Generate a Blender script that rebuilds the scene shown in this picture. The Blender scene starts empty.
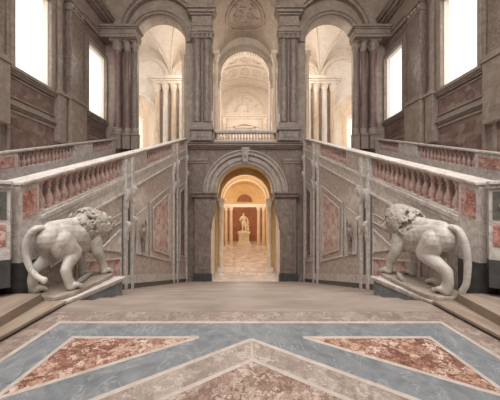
import bpy, bmesh, math, random
from mathutils import Vector, Matrix, noise as mnoise
R = random.Random(7)
PI = math.pi
sc = bpy.context.scene
col = sc.collection

# ------------------------------------------------------------------ materials
def lin(c):
    out = []
    for v in c:
        v /= 255.0
        out.append(v / 12.92 if v <= 0.04045 else ((v + 0.055) / 1.055) ** 2.4)
    return (out[0], out[1], out[2], 1.0)

def base_mat(name, rough, spec=0.5):
    m = bpy.data.materials.new(name); m.use_nodes = True
    nt = m.node_tree
    b = nt.nodes['Principled BSDF']
    b.inputs['Roughness'].default_value = rough
    b.inputs['Specular IOR Level'].default_value = spec
    return m, nt, b

def coords(nt, scale):
    tc = nt.nodes.new('ShaderNodeTexCoord'); mp = nt.nodes.new('ShaderNodeMapping')
    mp.inputs['Scale'].default_value = scale
    nt.links.new(tc.outputs['Object'], mp.inputs['Vector'])
    return mp.outputs['Vector']

def ramp(nt, fac, stops):
    r = nt.nodes.new('ShaderNodeValToRGB')
    el = r.color_ramp.elements
    while len(el) < len(stops): el.new(0.5)
    for e, (p, c) in zip(el, stops):
        e.position = p; e.color = lin(c)
    nt.links.new(fac, r.inputs['Fac'])
    return r.outputs['Color']

def mixc(nt, a, b, fac, mode='MIX'):
    n = nt.nodes.new('ShaderNodeMix'); n.data_type = 'RGBA'; n.blend_type = mode
    for sock, v in (('Factor', fac),):
        if hasattr(v, 'is_output'): nt.links.new(v, n.inputs[0])
        else: n.inputs[0].default_value = v
    for i, v in ((6, a), (7, b)):
        if hasattr(v, 'is_output'): nt.links.new(v, n.inputs[i])
        else: n.inputs[i].default_value = v
    return n.outputs[2]

def noise(nt, vec, scale, detail=6, rough=0.6, dist=0.0):
    n = nt.nodes.new('ShaderNodeTexNoise')
    n.inputs['Scale'].default_value = scale; n.inputs['Detail'].default_value = detail
    n.inputs['Roughness'].default_value = rough; n.inputs['Distortion'].default_value = dist
    nt.links.new(vec, n.inputs['Vector'])
    return n.outputs['Fac']

def marble(name, stops, scale=2.0, stretch=(1, 1, 1), rough=0.4, dist=1.2, vein=None, bump=0.0, spec=0.5):
    m, nt, b = base_mat(name, rough, spec)
    v = coords(nt, stretch)
    c = ramp(nt, noise(nt, v, scale, 8, 0.62, dist), stops)
    if vein:
        vc, vs, w = vein
        f = noise(nt, v, vs, 7, 0.6, 1.6)
        k = ramp(nt, f, [(0.5 - w, (0, 0, 0)), (0.5, (255, 255, 255)), (0.5 + w, (0, 0, 0))])
        c = mixc(nt, c, lin(vc), k)
    nt.links.new(c, b.inputs['Base Color'])
    if bump:
        bp = nt.nodes.new('ShaderNodeBump'); bp.inputs['Strength'].default_value = bump
        bp.inputs['Distance'].default_value = 0.03
        nt.links.new(noise(nt, v, scale * 5, 5, 0.6, 0.4), bp.inputs['Height'])
        nt.links.new(bp.outputs['Normal'], b.inputs['Normal'])
    return m

def breccia(name, stops, scale, veinc, rough=0.35, stretch=(1, 1, 1), width=0.06, warp=0.35):
    m, nt, b = base_mat(name, rough)
    v0 = coords(nt, stretch)
    nz = nt.nodes.new('ShaderNodeTexNoise'); nz.inputs['Scale'].default_value = scale * 1.1
    nz.inputs['Detail'].default_value = 5
    nt.links.new(v0, nz.inputs['Vector'])
    vm = nt.nodes.new('ShaderNodeVectorMath'); vm.operation = 'MULTIPLY_ADD'
    vm.inputs[1].default_value = (warp, warp, warp)
    nt.links.new(nz.outputs['Color'], vm.inputs[0]); nt.links.new(v0, vm.inputs[2])
    v = vm.outputs[0]
    vo = nt.nodes.new('ShaderNodeTexVoronoi'); vo.inputs['Scale'].default_value = scale
    nt.links.new(v, vo.inputs['Vector'])
    sep = nt.nodes.new('ShaderNodeSeparateColor'); nt.links.new(vo.outputs['Color'], sep.inputs[0])
    mx = nt.nodes.new('ShaderNodeMath'); mx.operation = 'MULTIPLY_ADD'
    mx.inputs[1].default_value = 0.45
    nt.links.new(sep.outputs[0], mx.inputs[0])
    m2 = nt.nodes.new('ShaderNodeMath'); m2.operation = 'MULTIPLY'; m2.inputs[1].default_value = 0.6
    nt.links.new(noise(nt, v, scale * 1.6, 8, 0.65, 0.8), m2.inputs[0])
    nt.links.new(m2.outputs[0], mx.inputs[2])
    c = ramp(nt, mx.outputs[0], stops)
    ve = nt.nodes.new('ShaderNodeTexVoronoi'); ve.feature = 'DISTANCE_TO_EDGE'
    ve.inputs['Scale'].default_value = scale * 0.8
    nt.links.new(v, ve.inputs['Vector'])
    k = ramp(nt, ve.outputs['Distance'], [(0.0, (255, 255, 255)), (width, (0, 0, 0))])
    c = mixc(nt, c, lin(veinc), k)
    nt.links.new(c, b.inputs['Base Color'])
    return m

M = {}
M['blue'] = marble('grey blue bardiglio marble', [(0.25, (94, 97, 101)), (0.5, (119, 122, 125)), (0.75, (140, 142, 144))], 2.5, (1, 1, 1), 0.42, 2.2, ((156, 156, 155), 1.7, 0.01))
M['strip'] = marble('pale floor strip marble', [(0.3, (168, 154, 144)), (0.7, (194, 182, 173))], 5, rough=0.4)
M['red'] = breccia('red breccia floor marble', [(0.2, (88, 56, 46)), (0.4, (138, 96, 80)), (0.58, (180, 144, 124)), (0.76, (206, 184, 170))], 9.0, (84, 54, 46), 0.35, width=0.08, warp=0.45)
M['brown'] = breccia('brown breccia floor marble', [(0.2, (92, 70, 61)), (0.4, (132, 106, 94)), (0.58, (164, 140, 126)), (0.76, (192, 175, 162))], 12.0, (106, 82, 72), 0.4, warp=0.4)
M['greybrec'] = breccia('taupe breccia floor marble', [(0.22, (122, 108, 98)), (0.45, (148, 134, 124)), (0.65, (166, 152, 142)), (0.8, (188, 176, 166))], 11.0, (134, 118, 108), 0.4)
M['landing'] = breccia('rose taupe landing marble', [(0.2, (112, 95, 86)), (0.42, (136, 119, 109)), (0.62, (152, 137, 127)), (0.8, (176, 162, 152))], 9.0, (118, 101, 92), 0.4, warp=.45)
M['step'] = marble('worn shell stone steps', [(0.25, (122, 108, 98)), (0.5, (143, 129, 118)), (0.75, (163, 149, 138))], 1.6, (0.5, 1.4, 3), 0.5, 0.6, spec=.3)
M['curb'] = marble('tan worn curb stone', [(0.25, (118, 101, 88)), (0.5, (146, 129, 114)), (0.75, (170, 154, 139))], 2.0, (2.0, 0.5, 1), 0.5, 0.7, spec=.3)
M['pale'] = marble('pale grey marble cladding', [(0.2, (170, 158, 150)), (0.5, (208, 200, 193)), (0.8, (230, 225, 219))], 2.6, rough=0.42, dist=1.8, vein=((176, 162, 153), 2.0, 0.03))
M['pink'] = marble('rose veined marble', [(0.22, (150, 134, 126)), (0.5, (192, 179, 171)), (0.78, (220, 211, 204))], 3.2, rough=0.4, dist=2.4, vein=((162, 138, 130), 2.4, 0.04))
M['rosso'] = breccia('red wall breccia', [(0.2, (140, 82, 72)), (0.42, (172, 112, 100)), (0.62, (196, 150, 140)), (0.8, (216, 192, 184))], 8.0, (208, 180, 170), 0.4, width=0.05)
M['rosa'] = breccia('pale rose wall breccia', [(0.2, (146, 92, 84)), (0.4, (182, 140, 131)), (0.58, (204, 176, 168)), (0.8, (222, 208, 202))], 5.0, (212, 190, 182), 0.4, width=0.05)
M['reddark'] = breccia('deep red wall breccia', [(0.2, (92, 68, 62)), (0.42, (112, 88, 80)), (0.62, (130, 108, 99)), (0.8, (150, 130, 121))], 3.6, (126, 104, 96), 0.4, width=0.03)
M['arch'] = marble('light archivolt stone', [(0.25, (146, 133, 123)), (0.5, (170, 158, 148)), (0.75, (192, 181, 172))], 3.0, rough=0.8, spec=.12)
M['greystucco'] = marble('grey beige relief stucco', [(0.25, (148, 134, 120)), (0.5, (172, 158, 144)), (0.75, (194, 181, 168))], 3.0, rough=0.8, bump=.3)
M['wall'] = marble('taupe stone wall', [(0.25, (110, 94, 84)), (0.5, (134, 117, 106)), (0.75, (156, 140, 129))], 1.8, rough=0.55, dist=1.6, vein=((98, 80, 71), 1.6, 0.025))
M['mould'] = marble('grey beige moulding stone', [(0.25, (122, 107, 97)), (0.5, (146, 131, 120)), (0.75, (170, 156, 145))], 3.0, rough=0.5)
M['pillar'] = marble('grey lumachella pillar marble', [(0.25, (110, 96, 87)), (0.5, (136, 121, 111)), (0.75, (162, 148, 138))], 3.2, (1, 1, 0.5), 0.38, 1.8, ((96, 82, 74), 3.0, 0.035))
M['spandrel'] = marble('light taupe spandrel stone', [(0.25, (132, 117, 105)), (0.5, (156, 141, 129)), (0.75, (178, 164, 152))], 2.0, rough=0.6, dist=1.4)
M['redcol'] = marble('dusky red column marble', [(0.25, (92, 68, 64)), (0.5, (118, 90, 85)), (0.75, (150, 122, 115))], 3.0, (1, 1, 0.4), 0.35, 1.8)
M['dark'] = marble('charcoal marble and painted shade', [(0.25, (56, 55, 55)), (0.5, (76, 75, 74)), (0.75, (98, 96, 95))], 3.0, rough=0.4)
M['portal'] = marble('dark portal stone', [(0.25, (112, 98, 89)), (0.5, (138, 123, 113)), (0.75, (162, 148, 138))], 3.0, (1, 1, 0.6), 0.8, 1.2, spec=.12)
M['cream'] = marble('cream stucco', [(0.25, (214, 200, 184)), (0.5, (228, 216, 202)), (0.75, (238, 228, 216))], 2.0, rough=0.7)
M['stucco'] = marble('ivory relief stucco', [(0.25, (204, 188, 170)), (0.5, (222, 208, 192)), (0.75, (236, 224, 210))], 4.0, rough=0.75, bump=0.5)
M['creamcol'] = marble('pale gold column marble', [(0.25, (186, 158, 130)), (0.5, (214, 192, 166)), (0.75, (232, 214, 192))], 2.5, (1, 1, 0.4), 0.4, 1.4)
M['ochre'] = marble('ochre plaster', [(0.25, (206, 172, 120)), (0.5, (220, 188, 138)), (0.75, (230, 202, 158))], 1.8, rough=0.8)
M['terra'] = marble('terracotta plaster', [(0.25, (136, 86, 64)), (0.5, (154, 102, 78)), (0.75, (170, 120, 95))], 1.8, rough=0.75)
M['pave'] = breccia('mottled vestibule paving', [(0.22, (168, 154, 146)), (0.45, (192, 180, 172)), (0.65, (208, 198, 191)), (0.8, (222, 214, 208))], 2.2, (180, 166, 158), 0.3)
M['vault'] = marble('faded gold vault plaster', [(0.25, (172, 152, 112)), (0.5, (192, 174, 138)), (0.75, (206, 190, 160))], 1.2, rough=0.75)
M['lion'] = marble('weathered white marble', [(0.25, (168, 159, 149)), (0.5, (198, 191, 182)), (0.75, (220, 214, 206))], 3.2, rough=0.55, dist=0.8, vein=((178, 168, 158), 1.4, 0.03), bump=0.2)
M['rock'] = marble('brownish rock marble', [(0.25, (128, 114, 102)), (0.5, (158, 144, 131)), (0.75, (182, 170, 158))], 4.0, rough=0.6, bump=0.4)
M['white'] = marble('white reveal plaster', [(0.3, (236, 226, 212)), (0.7, (246, 240, 230))], 2.0, rough=0.8)
M['mane'] = marble('weathered curled marble', [(0.25, (138, 128, 116)), (0.5, (172, 163, 152)), (0.75, (200, 192, 182))], 6.0, rough=0.6, bump=0.6)
M['bal'] = marble('rosy baluster marble', [(0.25, (162, 124, 114)), (0.5, (200, 168, 158)), (0.75, (224, 203, 195))], 6.0, rough=0.4, dist=1.5)
M['herc'] = marble('ivory statue marble', [(0.3, (214, 196, 168)), (0.7, (238, 224, 202))], 3.0, rough=0.5)
M['bronze'] = marble('grey green relief stone and shade', [(0.3, (82, 82, 76)), (0.7, (122, 120, 112))], 6.0, rough=0.5)
M['step_shade'] = marble('step stone with painted shade', [(0.25, (58, 44, 40)), (0.5, (76, 60, 54)), (0.75, (94, 77, 70))], 2.0, rough=0.5)  # step stone darkened: shade behind the balusters put into the colour
def glass():
    m = bpy.data.materials.new('window glass'); m.use_nodes = True
    nt = m.node_tree; nt.nodes.clear()
    o = nt.nodes.new('ShaderNodeOutputMaterial'); t = nt.nodes.new('ShaderNodeBsdfTransparent')
    g = nt.nodes.new('ShaderNodeBsdfTranslucent'); g.inputs['Color'].default_value = (.95, .94, .92, 1)   # milky panes
    gl = nt.nodes.new('ShaderNodeBsdfGlossy'); gl.inputs['Roughness'].default_value = .1
    x = nt.nodes.new('ShaderNodeMixShader'); x.inputs[0].default_value = .7
    x2 = nt.nodes.new('ShaderNodeMixShader'); x2.inputs[0].default_value = .04
    nt.links.new(t.outputs[0], x.inputs[1]); nt.links.new(g.outputs[0], x.inputs[2])
    nt.links.new(x.outputs[0], x2.inputs[1]); nt.links.new(gl.outputs[0], x2.inputs[2]); nt.links.new(x2.outputs[0], o.inputs[0])
    return m
M['glass'] = glass()

# ------------------------------------------------------------------ mesh kit
class MB:
    """collects shapes in world coordinates; s = -1 mirrors them across the axis of the staircase"""
    def __init__(self, s=1): self.bm = bmesh.new(); self.s = s
    def poly(self, vs, fs):
        b = [self.bm.verts.new((self.s * v[0], v[1], v[2])) for v in vs]
        for f in fs:
            try: self.bm.faces.new([b[i] for i in f])
            except ValueError: pass
        return self
    def hexa(self, p):            # 8 corners: bottom 4 (ring), top 4 (ring)
        return self.poly(p, [(3, 2, 1, 0), (4, 5, 6, 7), (0, 1, 5, 4), (1, 2, 6, 5), (2, 3, 7, 6), (3, 0, 4, 7)])
    def box(self, x0, x1, y0, y1, z0, z1):
        return self.hexa([(x0, y0, z0), (x1, y0, z0), (x1, y1, z0), (x0, y1, z0), (x0, y0, z1), (x1, y0, z1), (x1, y1, z1), (x0, y1, z1)])
    def ramp(self, x0, x1, y0, y1, za0, za1, zb0, zb1):   # za at y0, zb at y1
        return self.hexa([(x0, y0, za0), (x1, y0, za0), (x1, y1, zb0), (x0, y1, zb0), (x0, y0, za1), (x1, y0, za1), (x1, y1, zb1), (x0, y1, zb1)])
    def prism(self, pts, axis, a0, a1):      # pts 2-D polygon; axis 'x': (y,z) 'y': (x,z) 'z': (x,y)
        n = len(pts)
        def P(p, a): return {'x': (a, p[0], p[1]), 'y': (p[0], a, p[1]), 'z': (p[0], p[1], a)}[axis]
        vs = [P(p, a0) for p in pts] + [P(p, a1) for p in pts]
        return self.poly(vs, [tuple(range(n)), tuple(range(2 * n - 1, n - 1, -1))] + [(i, (i + 1) % n, n + (i + 1) % n, n + i) for i in range(n)])
    def lathe(self, c, prof, n=16, a0=0, sx=1, sy=1):  # prof [(r, z)], z absolute
        vs = []; fs = []
        for r, z in prof:
            for k in range(n):
                a = a0 + 2 * PI * k / n
                vs.append((c[0] + sx * r * math.cos(a), c[1] + sy * r * math.sin(a), z))
        m = len(prof)
        for i in range(m - 1):
            for k in range(n):
                k2 = (k + 1) % n
                fs.append((i * n + k, i * n + k2, (i + 1) * n + k2, (i + 1) * n + k))
        fs.append(tuple(range(n - 1, -1, -1))); fs.append(tuple((m - 1) * n + k for k in range(n)))
        return self.poly(vs, fs)
    def tube(self, pts, rad, n=8):
        pts = [Vector(p) for p in pts]
        if not hasattr(rad, '__len__'): rad = [rad] * len(pts)
        vs = []; fs = []
        up = Vector((0, 0, 1)); prev = None
        for i, p in enumerate(pts):
            d = (pts[min(i + 1, len(pts) - 1)] - pts[max(i - 1, 0)]).normalized()
            if prev is None:
                ref = up if abs(d.dot(up)) < 0.9 else Vector((1, 0, 0))
                u = d.cross(ref).normalized()
            else:
                u = (prev - d * prev.dot(d)).normalized()
            prev = u; w = d.cross(u)
            for k in range(n):
                a = 2 * PI * k / n
                vs.append(tuple(p + (u * math.cos(a) + w * math.sin(a)) * rad[i]))
        for i in range(len(pts) - 1):
            for k in range(n):
                k2 = (k + 1) % n
                fs.append((i * n + k, i * n + k2, (i + 1) * n + k2, (i + 1) * n + k))
        fs.append(tuple(range(n))); fs.append(tuple((len(pts) - 1) * n + k for k in range(n - 1, -1, -1)))
        return self.poly(vs, fs)
    def ball(self, c, r, n=10, m=7):         # r scalar or (rx,ry,rz)
        if not hasattr(r, '__len__'): r = (r, r, r)
        prof = []; vs = []; fs = []
        for i in range(1, m):
            t = PI * i / m
            for k in range(n):
                a = 2 * PI * k / n
                vs.append((c[0] + r[0] * math.sin(t) * math.cos(a), c[1] + r[1] * math.sin(t) * math.sin(a), c[2] - r[2] * math.cos(t)))
        b = len(vs); vs += [(c[0], c[1], c[2] - r[2]), (c[0], c[1], c[2] + r[2])]
        for i in range(m - 2):
            for k in range(n):
                k2 = (k + 1) % n
                fs.append((i * n + k, i * n + k2, (i + 1) * n + k2, (i + 1) * n + k))
        for k in range(n):
            k2 = (k + 1) % n
            fs.append((b, k2, k)); fs.append((b + 1, (m - 2) * n + k, (m - 2) * n + k2))
        return self.poly(vs, fs)
    def cone(self, p0, r0, p1, r1, n=12):    # capsule with two radii
        p0 = Vector(p0); p1 = Vector(p1)
        self.ball(p0, r0, n); self.ball(p1, r1, n)
        return self.tube([p0, p0.lerp(p1, 0.5), p1], [r0, (r0 + r1) / 2, r1], n)
    def ring(self, xc, zc, r0, r1, y0, y1, a0=0.0, a1=PI, n=32):   # arch ring facing y
        vs = []; fs = []
        for i in range(n + 1):
            a = a0 + (a1 - a0) * i / n
            c, s_ = math.cos(a), math.sin(a)
            vs += [(xc + r0 * c, y0, zc + r0 * s_), (xc + r1 * c, y0, zc + r1 * s_), (xc + r1 * c, y1, zc + r1 * s_), (xc + r0 * c, y1, zc + r0 * s_)]
        for i in range(n):
            for k in range(4):
                k2 = (k + 1) % 4
                fs.append((4 * i + k, 4 * i + k2, 4 * i + 4 + k2, 4 * i + 4 + k))
        fs.append((0, 1, 2, 3)); fs.append((4 * n + 3, 4 * n + 2, 4 * n + 1, 4 * n))
        return self.poly(vs, fs)
    def archwall(self, x0, x1, zb, zt, y0, y1, ops, n=28):   # slab facing y with arched openings (xc, r, spring z, sill z)
        ops = sorted(ops); x = x0
        for xc, r, zs, sill in ops:
            self.box(x, xc - r, y0, y1, zb, zt)
            if sill > zb: self.box(xc - r, xc + r, y0, y1, zb, sill)
            pts = [(xc + r * math.cos(PI * i / n), zs + r * math.sin(PI * i / n)) for i in range(n + 1)]
            for (xa, za), (xb, zb_) in zip(pts, pts[1:]):
                self.hexa([(xb, y0, zb_), (xa, y0, za), (xa, y1, za), (xb, y1, zb_), (xb, y0, zt), (xa, y0, zt), (xa, y1, zt), (xb, y1, zt)])
            x = xc + r
        self.box(x, x1, y0, y1, zb, zt)
        return self
    def surf(self, fn, nu, nv):              # open sheet fn(u,v)
        vs = [fn(i / nu, j / nv) for i in range(nu + 1) for j in range(nv + 1)]
        fs = [(i * (nv + 1) + j, (i + 1) * (nv + 1) + j, (i + 1) * (nv + 1) + j + 1, i * (nv + 1) + j + 1) for i in range(nu) for j in range(nv)]
        return self.poly(vs, fs)
    def shell(self, fn, nu, nv, off):        # sheet with thickness off (upwards)
        self.surf(fn, nu, nv)
        self.surf(lambda u, v: tuple(Vector(fn(u, v)) + Vector(off)), nu, nv)
        return self
    def build(self, name, mat, parent=None, smooth=False, bevel=0.0):
        bmesh.ops.recalc_face_normals(self.bm, faces=self.bm.faces)
        off = origin(parent) if parent else Vector((0, 0, 0))
        if off.length > 0: bmesh.ops.translate(self.bm, vec=-off, verts=self.bm.verts)
        me = bpy.data.meshes.new(name); self.bm.to_mesh(me); self.bm.free()
        me.materials.append(mat)
        o = bpy.data.objects.new(name, me); col.objects.link(o)
        if smooth:
            for p in me.polygons: p.use_smooth = True
            try: me.set_sharp_from_angle(angle=math.radians(42))
            except Exception: pass
        if bevel:
            b = o.modifiers.new('bevel', 'BEVEL'); b.width = bevel; b.segments = 2; b.limit_method = 'ANGLE'
        if parent: o.parent = parent
        return o

def origin(o):
    v = Vector((0, 0, 0))
    while o: v = v + o.location; o = o.parent
    return v

def remesh(mb, voxel, smooth_it=4, disp=0.0):
    """fuses the collected solids into one continuous surface"""
    me = bpy.data.meshes.new('tmp'); bmesh.ops.recalc_face_normals(mb.bm, faces=mb.bm.faces)
    mb.bm.to_mesh(me); mb.bm.free()
    o = bpy.data.objects.new('tmp', me); col.objects.link(o)
    r = o.modifiers.new('r', 'REMESH'); r.mode = 'VOXEL'; r.voxel_size = voxel
    s = o.modifiers.new('s', 'SMOOTH'); s.iterations = smooth_it; s.factor = 0.5
    dg = bpy.context.evaluated_depsgraph_get()
    ev = o.evaluated_get(dg)
    out = MB(1); out.bm.free(); out.bm = bmesh.new(); out.bm.from_mesh(ev.to_mesh()); ev.to_mesh_clear()
    bpy.data.objects.remove(o); bpy.data.meshes.remove(me)
    return out

def tag(o, label, cat, group=None, kind=None):
    o['label'] = label; o['category'] = cat
    if group: o['group'] = group
    if kind: o['kind'] = kind
    return o
def thing(name, loc, label, cat, group=None, kind=None):
    o = bpy.data.objects.new(name, None); col.objects.link(o); o.location = loc
    o.empty_display_size = 0.2
    return tag(o, label, cat, group, kind or 'thing')
SIDE = {-1: 'left', 1: 'right'}

# ------------------------------------------------------------------ key dimensions (metres, eye at z 1.7, landing at z 0)
E = 4.16                      # edge of the landing
FW = 16.0                     # facade plane
ZL = -3.53                    # lower vestibule floor
XW = 3.82                     # inner parapet face
XO = 9.3                      # outer wall face
def rz(y): return 0.333 * y + 0.72          # rail top of the side flights
def sz(y): return -max(0.0, y - E) * (3.53 / (FW - E))   # surface of the central flight

# ------------------------------------------------------------------ floor and its inlays
fb = MB(); fb.box(-XO, XO, -3, 3.71, -0.4, 0.0); fb.box(-3.82, -3.06, 3.71, E, -0.4, 0); fb.box(3.06, 3.82, 3.71, E, -0.4, 0)
fb.box(-XO, -3.82, 3.71, E, -0.4, 0); fb.box(3.82, XO, 3.71, E, -0.4, 0); fb.box(-3.06, 3.06, 3.71, 3.75, -0.4, -0.0)
floor = fb.build('floor', M['landing'])
tag(floor, 'landing floor of rose taupe marble with inlaid bands', 'floor', kind='structure')
mb = MB(); mb.box(-3.06, 3.06, 3.75, E + 0.03, -0.147, 0.002); mb.build('top_step', M['step'], floor)
def slab(name, pts, mat, z=0.004):
    m = MB(); m.prism(pts, 'z', -0.02, z); return m.build(name, mat, floor)
YB = -1.2
# blue field first, other inlays stand a hair proud of it
slab('grey_blue_field', [(-2.69, YB), (2.69, YB), (2.69, 3.40), (-2.69, 3.40)], M['blue'], 0.002)
m = MB()
m.box(-2.74, 2.74, 3.385, 3.44, -0.02, 0.005); m.box(-2.74, -2.68, YB, 3.385, -0.02, 0.005); m.box(2.68, 2.74, YB, 3.385, -0.02, 0.005)
m.build('border_strip', M['strip'], floor)
K = 0.66                      # slope of the diagonals
def seg(m, p, q, w, z=0.005):
    d = Vector((q[0] - p[0], q[1] - p[1])).normalized(); nrm = Vector((-d.y, d.x)) * w / 2
    m.prism([(p[0] + nrm.x, p[1] + nrm.y), (p[0] - nrm.x, p[1] - nrm.y), (q[0] - nrm.x, q[1] - nrm.y), (q[0] + nrm.x, q[1] + nrm.y)], 'z', -0.02, z)
for s in (-1, 1):
    A = (s * 2.25, 3.03); B = (s * 0.66, 3.03); C = (s * 2.25, 3.03 - 1.59 * K * 0.93)
    slab('red_breccia_triangle', [A, B, C], M['red'], 0.004)
    m = MB(); seg(m, (A[0] + s * 0.03, A[1]), B, 0.05); seg(m, B, (C[0] + s * 0.03, C[1]), 0.05, 0.006); seg(m, (A[0], A[1] + 0.02), (C[0], C[1] - 0.02), 0.05, 0.007)
    m.build('triangle_border', M['strip'], floor)
    m = MB(); seg(m, (0, 2.985), (s * 2.69, 2.985 - 2.69 * K), 0.055, 0.006 + 0.0005 * s); seg(m, (0, 2.60), (s * 2.69, 2.60 - 2.69 * K), 0.05, 0.006 + 0.0005 * s)
    m.build('chevron_strip', M['strip'], floor)
    slab('taupe_chevron', [(0, 2.97), (s * 2.69, 2.97 - 2.69 * K), (s * 2.69, 2.60 - 2.69 * K), (0, 2.60)], M['greybrec'], 0.004)
slab('brown_breccia_field', [(0, 2.60), (2.69, 2.60 - 2.69 * K), (2.69, YB), (-2.69, YB), (-2.69, 2.60 - 2.69 * K)], M['brown'], 0.003)
m = MB(); m.box(-0.012, 0.012, 2.60, 2.97, -0.02, 0.0052); m.build('chevron_joint', M['strip'], floor)

# curbs, tiers beside the landing (one tier = one lateral step)
for s in (-1, 1):
    m = MB(s); m.prism([(3.05, -3), (3.05, 4.0), (3.82, 4.0), (8.2, 3.2), (8.2, -3)], 'z', 0.03, 0.075)
    t1 = m.build('curb_step', M['curb'], bevel=.006); tag(t1, 'low tan curb stone running along the %s edge of the landing' % SIDE[s], 'step', kind='structure')
    m = MB(s); m.prism([(3.085, -3), (3.085, 3.99), (3.80, 3.99), (8.1, 3.2), (8.1, -3)], 'z', 0.0, 0.03); m.build('shadow_joint', M['dark'], t1)  # dark strip painted as the shadow line at the curb foot
    m = MB(s); m.prism([(2.75, 0.0), (3.42, 3.95), (3.80, 3.95), (8.2, 3.0), (8.2, 0.0)], 'z', 0.075, 0.21)
    t2 = m.build('curb_step', M['curb']); tag(t2, 'second tan step rising behind the %s lion' % SIDE[s], 'step', kind='structure')
    m = MB(s); m.prism([(3.2, 0.0), (3.86, 3.62), (8.2, 2.6), (8.2, 0.0)], 'z', 0.21, 0.36)
    t3 = m.build('curb_step', M['curb']); tag(t3, 'third and highest tan step at the %s edge of the photo' % SIDE[s], 'step', kind='structure')

# ------------------------------------------------------------------ stairs
N = 24; tr = (FW - E) / N; ri = 3.53 / N
m = MB()
for i in range(1, N):
    y0 = E + (i - 1) * tr
    m.box(-XW, XW, y0 if i > 1 else E, y0 + tr + 0.03, -(i + 1) * ri, -i * ri)
    m.box(-XW, XW, y0, y0 + tr, ZL - 0.3, -(i + 1) * ri + 0.02)
st = m.build('staircase', M['step'])
tag(st, 'central stone staircase descending from landing to the portal', 'staircase', kind='structure')
def flight_floor(y): return rz(y) - 1.2
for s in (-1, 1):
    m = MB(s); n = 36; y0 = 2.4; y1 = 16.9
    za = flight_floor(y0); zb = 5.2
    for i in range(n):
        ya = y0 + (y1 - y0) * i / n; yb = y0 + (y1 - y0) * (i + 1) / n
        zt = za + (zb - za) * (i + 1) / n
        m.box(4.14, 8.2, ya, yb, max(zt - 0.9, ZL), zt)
    o = m.build('staircase', M['step_shade']); tag(o, 'side stair flight climbing behind the %s balustrade' % SIDE[s], 'staircase', kind='structure')

# ------------------------------------------------------------------ baluster profile
def baluster(m, x, y, z0, h, r=0.075, n=10):
    P = [(.9, 0), (.9, .07), (.55, .09), (.7, .13), (1.0, .26), (.92, .36), (.5, .52), (.36, .62), (.34, .68), (.62, .72), (.4, .76), (.55, .86), (.9, .92), (.9, 1)]
    m.lathe((x, y), [(r * a, z0 + h * b) for a, b in P], n)

def rail_run(m, x0, x1, y0, y1, d0, d1, f=rz):
    m.ramp(x0, x1, y0, y1, f(y0) + d0, f(y0) + d1, f(y1) + d0, f(y1) + d1)

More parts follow.
